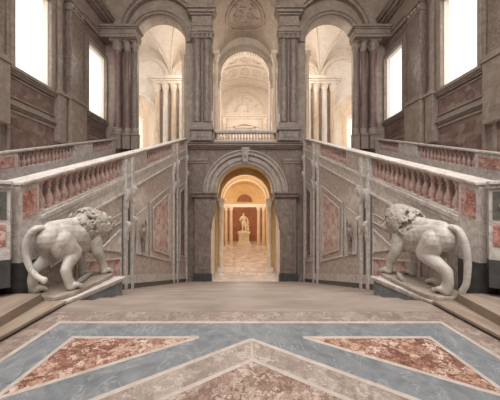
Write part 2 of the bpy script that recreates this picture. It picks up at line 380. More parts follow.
# ------------------------------------------------------------------ inner parapets with their balustrades
for s in (-1, 1):
    S = SIDE[s]
    XB = 4.12                                # back face
    # parapet wall body
    root = thing('parapet_wall', (s * XW, E, 0), 'marble clad parapet wall with inlaid panels, %s of the central stairs' % S, 'parapet', kind='structure')
    m = MB(s); rail_run(m, XW, XB, 4.36, FW, -9.0, -0.70)
    # trim the bottom: body reaches below the stairs
    m.build('cladding', M['pink'], root)
    m = MB(s)
    rail_run(m, XW - 0.05, XW + 0.02, 4.36, FW, -0.80, -0.70)
    rail_run(m, XW - 0.03, XW + 0.02, 4.36, FW, -0.90, -0.80)
    rail_run(m, XW - 0.035, XW + 0.02, 4.36, FW, -1.22, -1.14)
    m.build('sloping_string_course', M['pale'], root, bevel=0.012)
    m = MB(s); rail_run(m, XW - 0.012, XW + 0.02, 4.36, FW, -1.14, -0.90); m.build('frieze_band', M['pale'], root)
    # dark skirting following the descending stairs
    m = MB(s); m.ramp(XW - 0.03, XW + 0.02, 5.36, FW, sz(5.36) - .25, sz(5.36) + .16, sz(FW) - .2, sz(FW) + .20)
    m.build('skirting', M['dark'], root)
    m = MB(s); m.ramp(XW - 0.022, XW + 0.02, 5.36, FW, sz(5.36) + .16, sz(5.36) + .42, sz(FW) + .2, sz(FW) + .55)
    m.build('plinth_band', M['pale'], root)
    # pilaster strips with scrolled brackets
    for (ya, yb) in ((7.42, 7.56), (7.86, 8.00), (12.55, 12.75), (13.25, 13.45), (15.4, 15.6)):
        m = MB(s); zb = sz(yb) + 0.02
        m.ramp(XW - 0.08, XW + 0.02, ya, yb, zb, rz(ya) - .16, zb, rz(yb) - .16)
        o = m.build('pilaster_strip', M['pale'], root, bevel=0.02)
        m = MB(s)
        for zc in (rz(ya) - 1.35, rz(ya) - 2.35):
            ym = (ya + yb) / 2
            m.prism([(XW - 0.07, zc - .36), (XW - 0.10, zc - .28), (XW - 0.11, zc - .10), (XW - 0.16, zc + .04), (XW - 0.19, zc + .16), (XW - 0.16, zc + .26), (XW - 0.07, zc + .30)], 'y', ya - .02, yb + .02)
        m.build('scroll_bracket', M['pale'], o, bevel=0.015)
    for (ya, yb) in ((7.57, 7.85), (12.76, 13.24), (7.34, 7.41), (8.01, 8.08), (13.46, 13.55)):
        m = MB(s); m.ramp(XW - 0.006, XW + .02, ya, yb, sz(yb), rz(ya) - 1.25, sz(yb), rz(yb) - 1.25); m.build('shade_strip', M['bronze'], root)  # dark strips painted as shadow lines between and beside the pilaster strips
    # framed panels (outline in y,z)
    def panel(pts, mat, name, w=0.07, proud=0.03, lift=0.012):
        c = Vector((sum(p[0] for p in pts) / len(pts), sum(p[1] for p in pts) / len(pts)))
        m = MB(s); m.prism(pts, 'x', XW - lift, XW + 0.02); m.build(name, mat, root)
        m = MB(s); n = len(pts)
        inn = []
        for i in range(n):                         # inset outline
            p0, p1, p2 = Vector(pts[i - 1]), Vector(pts[i]), Vector(pts[(i + 1) % n])
            d1 = (p1 - p0).normalized(); d2 = (p2 - p1).normalized()
            n1 = Vector((-d1.y, d1.x)); n2 = Vector((-d2.y, d2.x))
            if n1.dot(c - p1) < 0: n1 = -n1
            if n2.dot(c - p1) < 0: n2 = -n2
            b = (n1 + n2).normalized(); k = w / max(0.35, b.dot(n1))
            inn.append(p1 + b * k)
        for i in range(n):
            j = (i + 1) % n
            q = [pts[i], pts[j], tuple(inn[j]), tuple(inn[i])]
            m.prism(q, 'x', XW - lift - proud, XW + 0.01)
        m.build(name + '_frame', M['pale'], root, bevel=0.006)
    panel([(9.45, -.42), (12.15, -1.30), (12.15, 2.62), (9.45, 1.72)], M['pink'], 'tall_field')
    panel([(9.75, -.22), (11.85, -.92), (11.85, 2.20), (9.75, 1.50)], M['rosa'], 'red_panel', 0.06, 0.03, 0.025)
    panel([(8.25, -.05), (9.25, -.38), (9.25, 1.62), (8.25, 1.30)], M['pale'], 'figure_panel', 0.05)
    panel([(6.15, .50), (7.22, .20), (7.22, .92)], M['pale'], 'triangle_panel', 0.06)
    panel([(5.3, -.05), (7.25, -.62), (7.25, .05), (5.3, .42)], M['rosa'], 'low_red_panel', 0.05)
    panel([(4.6, .45), (7.25, 1.12), (7.25, 1.40), (4.6, .72)], M['pink'], 'sloping_field', 0.03, 0.02)
    panel([(13.75, -1.6), (15.2, -2.05), (15.2, 3.1), (13.75, 2.65)], M['pink'], 'tall_field')
    panel([(13.95, -1.35), (15.0, -1.7), (15.0, 2.75), (13.95, 2.35)], M['reddark'], 'red_panel', 0.05, 0.03, 0.025)
    # small standing relief figure
    m = MB(s); yc = 8.75; z = -.12
    def bl(y, zz, a, b, c=0.05): m.ball((XW - 0.05, y, zz), (c, a, b))
    m.cone((XW - .05, yc - .03, z + .02), .035, (XW - .06, yc - .05, z + .40), .05); m.cone((XW - .05, yc + .08, z + .02), .035, (XW - .06, yc + .04, z + .40), .055)
    m.cone((XW - .06, yc, z + .38), .085, (XW - .07, yc, z + .56), .07); m.cone((XW - .07, yc, z + .58), .075, (XW - .07, yc, z + .80), .11)
    m.ball((XW - .08, yc + .01, z + 1.02), (.055, .06, .075)); m.cone((XW - .07, yc, z + .84), .05, (XW - .075, yc + .01, z + .95), .04)
    m.cone((XW - .07, yc - .12, z + .82), .04, (XW - .08, yc - .19, z + .62), .035); m.cone((XW - .08, yc - .19, z + .62), .035, (XW - .1, yc - .09, z + .48), .03)
    m.cone((XW - .07, yc + .12, z + .82), .04, (XW - .08, yc + .2, z + 1.0), .033); m.cone((XW - .08, yc + .2, z + 1.0), .033, (XW - .09, yc + .13, z + 1.17), .03)
    m.ball((XW - .05, yc, z - .03), (.06, .17, .05))
    rm = remesh(m, 0.02, 2)
    rm.build('relief_figure', M['mould'], root, smooth=True)
    # red field near lion
    # --- balustrade on top
    bal = thing('balustrade', (s * XW, 4.0, rz(4.0) - .70), 'sloping marble balustrade on parapet wall directly behind the %s lion' % S, 'balustrade', 'inner stair balustrades')
    m = MB(s); rail_run(m, XW - 0.07, XB + 0.05, 3.98, FW - .3, -0.055, 0.0); rail_run(m, XW - 0.035, XB + 0.02, 4.0, FW - .3, -0.09, -0.055)
    m.build('rail', M['pale'], bal, bevel=0.012)
    m = MB(s); rail_run(m, XW - 0.02, XB, 4.36, FW - .3, -0.70, -0.655); m.build('base_course', M['pale'], bal)
    for (ya, yb, kind) in ((3.98, 4.36, 1), (7.36, 8.12, 0), (8.12, 9.2, 2), (12.4, 13.8, 0), (15.3, 15.7, 0)):
        m = MB(s); m.ramp(XW - 0.01, XB - .01, ya, yb, rz(ya) - .70, rz(ya) - .09, rz(yb) - .70, rz(yb) - .09)
        p = m.build('pedestal', M['pale'], bal)
        if kind:
            m = MB(s); m.ramp(XW - 0.025, XW, ya + .06, yb - .06, rz(ya) - .62, rz(ya) - .17, rz(yb) - .64, rz(yb) - .19)
            m.build('red_inset', M['rosso'] if kind == 1 else M['pink'], p)
    for (ya, yb, k) in ((4.40, 7.34, 15), (9.24, 12.36, 14), (13.84, 15.28, 7)):
        for i in range(k):
            y = ya + (yb - ya) * (i + .5) / k
            m = MB(s); baluster(m, (XW + XB) / 2 - .06, y, rz(y) - .67, .59, 0.076)
            m.build('baluster', M['bal'], bal, smooth=True)
    # --- end pier: newel + wing with scroll
    pier = thing('newel_pier', (s * XW, 3.7, 0.06), 'scrolled marble end pier with red insets behind the %s lion' % S, 'pier', 'balustrade end piers')
    m = MB(s); m.ramp(XW - .006, 4.11, 3.985, 4.358, .7, rz(3.985) - .702, .7, rz(4.358) - .702); m.build('pier_core', M['pale'], pier)
    m = MB(s); m.box(XW - .015, 4.12, 3.985, 4.37, -.3, .702); m.build('shade_block', M['dark'], pier)  # dark block stands in for the shadow behind the lion
    # wing flares outwards
    a = Vector((XW, 3.83)); d = Vector((0.80, -0.60)); nn = Vector((0.6, 0.8))
    def wing(m, t0, t1, w0, w1, z0, z1):
        q = [a + d * t0 + nn * w0, a + d * t1 + nn * w0, a + d * t1 + nn * w1, a + d * t0 + nn * w1]
        m.prism([tuple(p) for p in q], 'z', z0, z1)
    m = MB(s); wing(m, 0, 1.6, 0, .14, .80, 1.92); m.build('wing_wall', M['pale'], pier)
    m = MB(s); wing(m, 0, 1.6, -.02, .14, 0.36, .80); m.build('shade_block', M['dark'], pier)  # same shadow carried on as a dark block below the wing
    m = MB(s); wing(m, -.02, 1.6, -.07, .145, 1.99, 2.05); wing(m, -.02, 1.6, -.035, .143, 1.93, 1.99); m.build('wing_cap', M['pale'], pier, bevel=.01)
    m = MB(s); wing(m, .04, 1.4, -.012, .02, 1.44, 1.88); m.build('dark_cartouche', M['bronze'], pier)
    m = MB(s); wing(m, .05, 1.4, -.012, .02, 1.02, 1.36); m.build('red_inset', M['rosso'], pier)
    m = MB(s); pts = []
    for i in range(34):                          # volute
        t = i / 33; ang = -PI / 2 + 3.6 * PI * t; r = .13 * (1 - .8 * t)
        c2 = a + d * (.22 + r * math.cos(ang)) + nn * (-.03)
        pts.append((c2.x, c2.y, 1.64 + r * math.sin(ang) * 1.1))
    tail = [a + d * (.10 + .25 * k / 6) + nn * -.03 for k in range(7)]
    m.tube(pts, [.032 - .018 * i / 33 for i in range(34)], 8)
    m.tube([(a + d * (.22 + .06 * k) + nn * -.03).to_3d() + Vector((0, 0, 1.50 - .10 * math.sin(k / 6 * PI))) for k in range(7)], .03, 8)
    m.build('volute', M['pale'], pier, smooth=True)

    # --- outer balustrade
    ob = thing('balustrade', (s * 8.3, 3.0, rz(3.0) - .70), 'sloping balustrade on the far side of the %s stair flight, below windows' % S, 'balustrade', 'outer stair balustrades')
    m = MB(s); rail_run(m, 8.22, 8.6, 3.0, 15.3, -0.055, 0.0); rail_run(m, 8.26, 8.57, 3.0, 15.3, -0.09, -0.055); m.build('rail', M['pale'], ob)
    m = MB(s); rail_run(m, 8.28, 8.55, 3.0, 15.3, -1.4, -0.655); m.build('base_course', M['pale'], ob)
    for (ya, yb, kind) in ((3.0, 8.7, 1), (11.6, 12.05, 0), (12.05, 13.0, 0), (15.0, 15.3, 0)):
        m = MB(s); m.ramp(8.27, 8.55, ya, yb, rz(ya) - .67, rz(ya) - .09, rz(yb) - .67, rz(yb) - .09); p = m.build('pedestal', M['pale'], ob)
        if kind:
            for (q0, q1) in ((7.2, 8.55), (5.6, 7.0)):
                m = MB(s); rail_run(m, 8.255, 8.28, q0, q1, -.56, -.19); m.build('red_inset', M['rosso'], p)
    for (ya, yb, k) in ((8.75, 11.55, 14), (13.05, 14.95, 10)):
        for i in range(k):
            y = ya + (yb - ya) * (i + .5) / k
            m = MB(s); baluster(m, 8.40, y, rz(y) - .67, .59, 0.08)
            m.build('baluster', M['bal'], ob, smooth=True)

# ------------------------------------------------------------------ outer walls
WIN = [(5.0, 6.76), (9.53, 11.3), (14.07, 15.82)]
WZ0, WZ1 = 7.1, 11.2
wn = 0
for s in (-1, 1):
    S = SIDE[s]
    m = MB(s); X0, X1 = XO, XO + .75
    ys = [-3.0]
    for a_, b_ in WIN: ys += [a_, b_]
    ys.append(17.0)
    for i in range(0, len(ys), 2): m.box(X0, X1, ys[i], ys[i + 1], ZL, 14.8)
    for a_, b_ in WIN:
        m.box(X0, X1, a_, b_, ZL, WZ0); m.box(X0, X1, a_, b_, WZ1, 14.8)
    wall = m.build('wall_' + S, M['wall']); tag(wall, '%s outer wall of taupe stone with tall windows' % S, 'wall', kind='structure')
    def wb(name, mat, boxes, bev=0.0):
        m = MB(s)
        for b in boxes: m.box(XO - b[0], XO + .02, *b[1:])
        return m.build(name, mat, wall, bevel=bev)
    # dado: mouldings + red panels
    wb('dado_moulding', M['mould'], [(.16, -3, 17, 5.55, 5.62), (.10, -3, 17, 5.62, 5.78), (.05, -3, 17, 5.45, 5.55)], .01)
    wb('sill_moulding', M['mould'], [(.18, -3, 17, 6.86, 6.94), (.12, -3, 17, 6.78, 6.86), (.24, -3, 17, 6.94, 6.99)], .01)
    for (ya, yb) in ((7.4, 8.9), (9.4, 12.0), (13.9, 16.0)):
        wb('red_dado_panel', M['reddark'], [(.015, ya, yb, 3.2, 5.3)])
        wb('dado_frame', M['mould'], [(.06, ya - .12, ya, 3.1, 5.4), (.06, yb, yb + .12, 3.1, 5.4), (.06, ya, yb, 5.3, 5.4)])
    for (ya, yb) in ((9.35, 11.6), (13.95, 15.95), (7.4, 8.9)):
        wb('red_apron_panel', M['reddark'], [(.015, ya, yb, 5.95, 6.65)])
        wb('apron_frame', M['mould'], [(.05, ya - .08, ya, 5.88, 6.72), (.05, yb, yb + .08, 5.88, 6.72), (.05, ya, yb, 5.88, 5.95), (.05, ya, yb, 6.65, 6.72)])
    wb('upper_field', M['pillar'], [(.012, 7.3, 8.8, 7.2, 11.9), (.012, 11.75, 12.2, 7.2, 11.9)])
    # entablature
    m = MB(s)
    for (p, z0, z1) in ((.10, 12.2, 12.5), (.16, 12.5, 12.62), (.08, 12.62, 13.4), (.22, 13.4, 13.5), (.38, 13.5, 13.68), (.55, 13.68, 13.86), (.62, 13.86, 14.0), (.12, 14.0, 14.8)):
        m.box(XO - p, XO + .05, -3, FW, z0, z1)
    o = m.build('trim_%d' % (1 if s < 0 else 2), M['mould'], None); tag(o, '%s cornice of stepped stone mouldings above windows' % S, 'cornice', kind='structure')
    # windows
    for (a_, b_) in WIN:
        wn += 1
        m = MB(s); w = .2
        # stepped architrave standing off the wall, with the deep reveal lining
        for (i0, e, p) in ((.30, .42, .05), (.16, .30, .10), (0, .16, .15)):
            m.box(XO - p, XO + .01, a_ - e, a_ - i0, WZ0 - .05, WZ1 + e); m.box(XO - p, XO + .01, b_ + i0, b_ + e, WZ0 - .05, WZ1 + e)
            m.box(XO - p, XO + .01, a_ - i0, b_ + i0, WZ1 + i0, WZ1 + e)
        wo = m.build('window_%d' % wn, M['mould'], None, bevel=.012)
        tag(wo, 'tall bright window in the %s wall, %s' % (S, {5.0: 'nearest the viewer, out of frame', 9.53: 'the nearer of the two in view', 14.07: 'the farther one beside the corner columns'}[a_]), 'window', kind='structure')
        m = MB(s); m.box(XO + .02, XO + .74, a_ - .01, a_ + .03, WZ0, WZ1); m.box(XO + .02, XO + .74, b_ - .03, b_ + .01, WZ0, WZ1); m.box(XO + .02, XO + .74, a_ + .03, b_ - .03, WZ1 - .03, WZ1 + .01)
        m.build('reveal', M['white'], wo)
        m = MB(s); m.box(XO - .2, XO + .6, a_ - .1, b_ + .1, WZ0 - .10, WZ0 + .006); m.build('sill', M['mould'], wo, bevel=.015)
        m = MB(s); m.box(XO + .22, XO + .235, a_ + .03, b_ - .03, WZ0, WZ1 - .03); m.build('pane', M['glass'], wo)
    # tall engaged columns and pilasters
    def col_thing(name, x, y, r, z0, z1, mat, label, group=None, square=False, ped=None, n=24, capmat=None):
        capmat = capmat or M['mould']
        t = thing(name, (s * x, y, ped if ped is not None else z0), label, 'column', group)
        if ped is not None:
            m = MB(s); m.box(x - r * 1.22, x + r * 1.22, y - r * 1.22, y + r * 1.2, ped, z0 - .12); m.box(x - r * 1.34, x + r * 1.34, y - r * 1.4, y + r * 1.3, z0 - .12, z0)
            m.build('pedestal', capmat, t, bevel=.015)
        m = MB(s); m.lathe((x, y), [(r * 1.3, z0), (r * 1.3, z0 + .12), (r * 1.33, z0 + .16), (r * 1.33, z0 + .22), (r * 1.15, z0 + .27), (r * 1.2, z0 + .33), (r * 1.02, z0 + .38)], n); m.build('base', capmat, t, smooth=True)
        m = MB(s); m.lathe((x, y), [(r, z0 + .36), (r, z0 + .4 + (z1 - z0) * .3), (r * .88, z1 - .62)], n); m.build('shaft', mat, t, smooth=True)
        m = MB(s); m.lathe((x, y), [(r * .88, z1 - .66), (r * 1.0, z1 - .63), (r * .9, z1 - .58), (r * 1.0, z1 - .45), (r * 1.25, z1 - .28), (r * 1.1, z1 - .26), (r * 1.33, z1 - .1)], n)
        for k in range(8):
            aa = k * PI / 4
            m.ball((x + r * 1.12 * math.cos(aa), y + r * 1.12 * math.sin(aa), z1 - .36), (r * .22, r * .22, .1), 6, 5)
        m.box(x - r * 1.33, x + r * 1.33, y - r * 1.33, y + r * 1.33, z1 - .1, z1)
        m.build('capital', capmat, t, smooth=True)
        return t
    # wall pilaster between the windows
    def pil_thing(y0, y1, p, z0, z1, mat, label, x=XO):
        t = thing('pilaster', (s * x, (y0 + y1) / 2, z0), label, 'pilaster')
        m = MB(s); m.box(x - p - .12, x, y0 - .12, y1 + .12, z0 - 1.1, z0 + 1.2); m.box(x - p - .18, x, y0 - .16, y1 + .16, z0 + 1.2, z0 + 1.32); m.build('pedestal', M['mould'], t, bevel=.015)
        m = MB(s); m.box(x - p, x, y0, y1, z0 + 1.5, z1 - .6); m.build('shaft', mat, t, bevel=.03)
        m = MB(s); m.box(x - p - .07, x, y0 - .07, y1 + .07, z0 + 1.32, z0 + 1.5); m.build('base', M['mould'], t, bevel=.03)
        m = MB(s); m.box(x - p - .02, x, y0 - .02, y1 + .02, z1 - .6, z1 - .2); m.box(x - p - .1, x, y0 - .1, y1 + .1, z1 - .2, z1 - .08); m.box(x - p - .05, x, y0 - .05, y1 + .05, z1 - .08, z1)
        for k in range(4):
            m.ball((x - p - .03, y0 + (y1 - y0) * (k + .5) / 4, z1 - .33), (.08, .1, .14), 8, 6)
        m.build('capital', M['mould'], t)
        return t
    pil_thing(12.35, 13.3, .32, 5.8, 12.25, M['pillar'], 'wide grey marble pilaster between the two windows of the %s wall' % S)
    pil_thing(11.74, 11.98, .16, 5.8, 12.25, M['mould'], 'narrow pale pilaster beside the nearer window of the %s wall' % S)
    pil_thing(8.6, 9.05, .18, 5.8, 12.25, M['pillar'], 'pilaster at the photo\'s %s edge, before the nearer window' % S)
    # corner columns in front of the facade
    col_thing('marble_column', 8.36, 15.74, .27, 6.2, 12.25, M['redcol'], 'dusky red column in the %s corner, closest to the window' % S, 'corner columns', ped=5.2)
    col_thing('marble_column', 7.73, 15.74, .19, 6.2, 12.25, M['redcol'], 'dusky red column in the middle of the %s corner trio' % S, 'corner columns', ped=5.2)
    col_thing('marble_column', 7.22, 15.75, .17, 6.2, 12.25, M['pillar'], 'grey column carrying the left-hand foot of the arch' if s < 0 else 'grey column carrying the right-hand foot of the arch', 'corner columns', ped=5.2)
    m = MB(s)
    for (p, z0, z1) in ((.0, 12.25, 12.42), (.04, 12.42, 12.5), (.01, 12.5, 12.72), (.08, 12.72, 12.8), (.18, 12.8, 12.92)):
        m.box(6.95 - p, XO - .1, 15.2 - p, FW, z0, z1)
    o = m.build('trim_%d' % (3 if s < 0 else 4), M['mould']); tag(o, '%s corner entablature resting on the three corner columns' % S, 'cornice', kind='structure')

# ------------------------------------------------------------------ facade at the end of the stairs
m = MB(); m.archwall(-4.12, 4.12, 2.0, 5.4, FW, FW + .8, [(0, 1.9, 2.43, 2.0)])
m.box(-4.12, -2.3, FW, FW + .8, ZL - .2, 2.0); m.box(2.3, 4.12, FW, FW + .8, ZL - .2, 2.0)
m.box(-XO - .1, -4.12, FW + .95, FW + 1.3, ZL, 5.2); m.box(4.12, XO + .1, FW + .95, FW + 1.3, ZL, 5.2); m.box(-XO - .1, -8.2, FW, FW + .95, ZL, 5.4); m.box(8.2, XO + .1, FW, FW + .95, ZL, 5.4)
wb_ = m.build('wall_back', M['portal']); tag(wb_, 'end wall of dark stone around the portal arch', 'wall', kind='structure')
m = MB(); m.archwall(-XO - .7, XO + .7, 5.4, 17.5, FW, FW + .7, [(-5.69, 1.70, 12.4, 5.4), (0, 2.2, 14.3, 5.4), (5.69, 1.70, 12.4, 5.4)])
up = m.build('arcade_wall', M['spandrel']); tag(up, 'front arcade of three tall arches above the portal', 'wall', kind='structure')
for s in (-1, 1):
    m = MB(s); m.ring(5.69, 12.4, 1.70, 1.82, FW - .05, FW + .3); m.ring(5.69, 12.4, 1.82, 2.0, FW - .12, FW + .3); m.ring(5.69, 12.4, 2.0, 2.1, FW - .18, FW + .3)
    o = m.build('archivolt', M['mould'], up, smooth=True)
    m = MB(s); m.ring(5.6, 12.95, 2.3, 2.48, FW - .30, FW + .1, -.1, PI + .1); m.ring(5.6, 12.95, 2.48, 2.6, FW - .42, FW + .1, -.1, PI + .1)
    o = m.build('outer_arch', M['mould'], up, smooth=True)
m = MB(); m.ring(0, 14.3, 2.2, 2.3, FW - .06, FW + .3); m.ring(0, 14.3, 2.3, 2.6, FW - .16, FW + .3); m.build('archivolt', M['mould'], up, smooth=True)
# wall face mouldings between portal and balcony
m = MB()
for (p, z0, z1) in ((.10, 5.28, 5.36), (.22, 5.36, 5.46), (.34, 5.46, 5.6), (.42, 5.6, 5.72)):
    m.box(-3.8, 3.8, FW - p, FW + .05, z0, z1)
o = m.build('trim_5', M['mould'], None, bevel=.012); tag(o, 'moulded ledge under the central balcony above the portal', 'cornice', kind='structure')
m = MB()
for s in (-1, 1):
    for (p, z0, z1) in ((.06, 4.35, 4.5), (.12, 4.5, 4.62)):
        m.box(s * 3.78, s * 2.5, FW - p, FW + .02, z0, z1)
m.build('string_course', M['mould'], wb_)
# portal surround
pt = thing('stone_portal', (0, FW, ZL), 'dark arched stone portal at the foot of the central stairs', 'portal')
for s in (-1, 1):
    m = MB(s); m.box(2.2, 3.42, FW - .40, FW, ZL, ZL + .5); m.box(2.25, 3.38, FW - .33, FW, ZL + .5, ZL + .62); m.build('pier_base', M['dark'], pt, bevel=.02)
    m = MB(s); m.box(2.29, 3.34, FW - .30, FW, ZL + .62, 2.0); m.box(2.5, 3.1, FW - .34, FW - .28, ZL + .9, 1.6); p = m.build('pier', M['portal'], pt, bevel=.02)
    m = MB(s); m.box(2.275, 2.297, FW + .01, FW + .8, ZL, 1.99); m.build('reveal_lining', M['cream'], wb_)
    m = MB(s); m.box(1.95, 3.4, FW - .36, FW, 2.0, 2.1); m.box(1.92, 3.46, FW - .45, FW, 2.1, 2.3); m.box(1.87, 3.54, FW - .55, FW, 2.3, 2.43); m.build('impost', M['portal'], pt, bevel=.02)
    m = MB(s); m.prism([(2.32, -.2), (2.22, 0), (2.2, .4), (2.12, .75), (1.98, 1.1), (1.93, 1.6), (1.96, 2.0), (2.32, 2.0)], 'y', FW - .28, FW - .02); m.build('scroll_bracket', M['portal'], pt, bevel=.02)
m = MB()
for (r0, r1, p) in ((1.9, 2.08, .16), (2.08, 2.3, .24), (2.3, 2.42, .20), (2.42, 2.66, .34), (2.66, 2.76, .42)): m.ring(0, 2.43, r0, r1, FW - p, FW + .02)
m.build('archivolt', M['arch'], pt, smooth=True)
m = MB(); m.prism([(-.16, 4.36), (.16, 4.36), (.26, 5.3), (-.26, 5.3)], 'y', FW - .52, FW - .1); m.ball((0, FW - .5, 4.85), (.14, .1, .26)); m.build('keystone', M['arch'], pt, bevel=.02)
# balcony balustrade
bb = thing('balustrade', (0, FW - .1, 5.72), 'straight balcony balustrade between the two tall pillars above the portal', 'balustrade')
m = MB(); m.box(-2.04, 2.04, FW - .28, FW + .1, 6.38, 6.5); m.box(-2.04, 2.04, FW - .24, FW + .06, 6.32, 6.38); m.build('rail', M['pale'], bb)
m = MB(); m.box(-2.04, 2.04, FW - .25, FW + .08, 5.72, 5.84); m.build('base_course', M['pale'], bb)
for i in range(20):
    x = -1.98 + 3.96 * (i + .5) / 20; m = MB(); baluster(m, x, FW - .09, 5.84, .48, .075); m.build('baluster', M['bal'], bb, smooth=True)
# tall pillars on the facade
for s in (-1, 1):
    t = thing('compound_pillar', (s * 2.8, FW - .2, 5.72), 'massive grey marble pillar with carved capital on the %s of the balcony' % SIDE[s], 'pillar', 'balcony pillars')
    m = MB(s); m.box(2.08, 3.58, FW - .60, FW, 5.72, 5.84); m.box(2.15, 3.52, FW - .52, FW, 5.84, 6.4); m.box(2.05, 3.6, FW - .62, FW, 6.4, 6.55); m.box(2.45, 3.2, FW - .55, FW - .5, 5.95, 6.3); m.build('pedestal', M['pillar'], t, bevel=.02)
    m = MB(s); m.box(2.1, 3.55, FW - .55, FW, 6.55, 6.75); m.box(2.16, 3.5, FW - .48, FW, 6.75, 6.95); m.build('base', M['mould'], t, bevel=.04)
    m = MB(s); m.box(2.22, 3.44, FW - .30, FW, 6.95, 12.3); m.build('shaft', M['pillar'], t, bevel=.02)
    for x in (2.5, 3.14):
        m = MB(s); m.lathe((x, FW - .30), [(.27, 6.95), (.27, 9), (.24, 12.3)], 20); m.build('half_column', M['pillar'], t, smooth=True)
    m = MB(s); m.box(2.18, 3.48, FW - .34, FW, 12.3, 12.4); m.box(2.15, 3.52, FW - .45, FW, 12.4, 12.62)
    for x in (2.25, 2.5, 2.8, 3.1, 3.42):
        m.ball((x, FW - .46, 12.5), (.13, .1, .14), 8, 6); m.ball((x + .05, FW - .5, 12.68), (.1, .1, .1), 8, 6)
    m.box(2.06, 3.6, FW - .6, FW, 12.76, 12.86); m.box(2.12, 3.55, FW - .52, FW, 12.62, 12.76); m.build('capital', M['mould'], t)
    m = MB(s); m.box(2.2, 3.5, FW - .46, FW, 12.86, 13.15); m.box(2.15, 3.55, FW - .52, FW, 13.15, 13.25); m.box(2.22, 3.48, FW - .44, FW, 13.25, 13.85)
    m.box(2.1, 3.6, FW - .56, FW, 13.85, 13.95); m.box(1.98, 3.7, FW - .68, FW, 13.95, 14.12); m.box(1.88, 3.8, FW - .8, FW, 14.12, 14.3); m.build('entablature', M['mould'], t, bevel=.015)
    # slim inner columns by the balcony opening and small column under side arch
    cm = M['creamcol']
    t = thing('slim_column', (s * 2.2, FW + .45, 5.6), 'slim pale column edging the balcony opening beside the %s pillar' % SIDE[s], 'column', 'slim opening columns')
    m = MB(s); m.lathe((1.98, FW + .3), [(.2, 5.7), (.2, 5.95), (.14, 6.05), (.14, 6.9), (.12, 11.2)], 16); m.build('shaft', cm, t, smooth=True)
    m = MB(s); m.lathe((1.98, FW + .3), [(.12, 11.2), (.2, 11.5), (.16, 11.55), (.26, 11.75)], 16); m.box(1.75, 2.19, FW + .08, FW + .52, 11.75, 11.95); m.build('capital', cm, t, smooth=True)
    t = thing('slim_column', (s * 3.85, FW + .4, 5.4), 'slim pale column at the inner foot of the %s side arch' % SIDE[s], 'column', 'slim opening columns')
    m = MB(s); m.lathe((4.2, FW + .3), [(.19, 5.4), (.19, 5.5), (.13, 5.6), (.12, 11.3)], 16); m.build('shaft', cm, t, smooth=True)
    m = MB(s); m.lathe((4.2, FW + .3), [(.12, 11.3), (.22, 11.7)], 16); m.box(4.0, 4.4, FW + .1, FW + .5, 11.7, 11.95); m.build('capital', cm, t, smooth=True)

# ------------------------------------------------------------------ upper vestibule
UF = 5.55; Y2 = 22.0; Y3 = 33.0; XS = 13.5
m = MB(); m.box(-XS, XS, FW + .8, Y3 + .6, UF - .4, UF); o = m.build('floor_upper', M['pave']); tag(o, 'upper vestibule floor behind the balcony and arcade', 'floor', kind='structure')
m = MB(); m.archwall(-XS, XS, UF, 19.0, Y2, Y2 + .8, [(-9.75, 1.35, 10.2, UF), (0, 2.25, 13.3, UF), (9.75, 1.35, 10.2, UF), (-4.2, 1.1, 12.6, UF), (4.2, 1.1, 12.6, UF)])
a2 = m.build('arcade_wall', M['cream']); tag(a2, 'cream second arcade deeper in the upper vestibule', 'wall', kind='structure')
m = MB(); m.ring(0, 13.3, 2.25, 2.4, Y2 - .06, Y2 + .3); m.ring(0, 13.3, 2.4, 2.75, Y2 - .2, Y2 + .3); m.build('archivolt', M['greystucco'], a2, smooth=True)
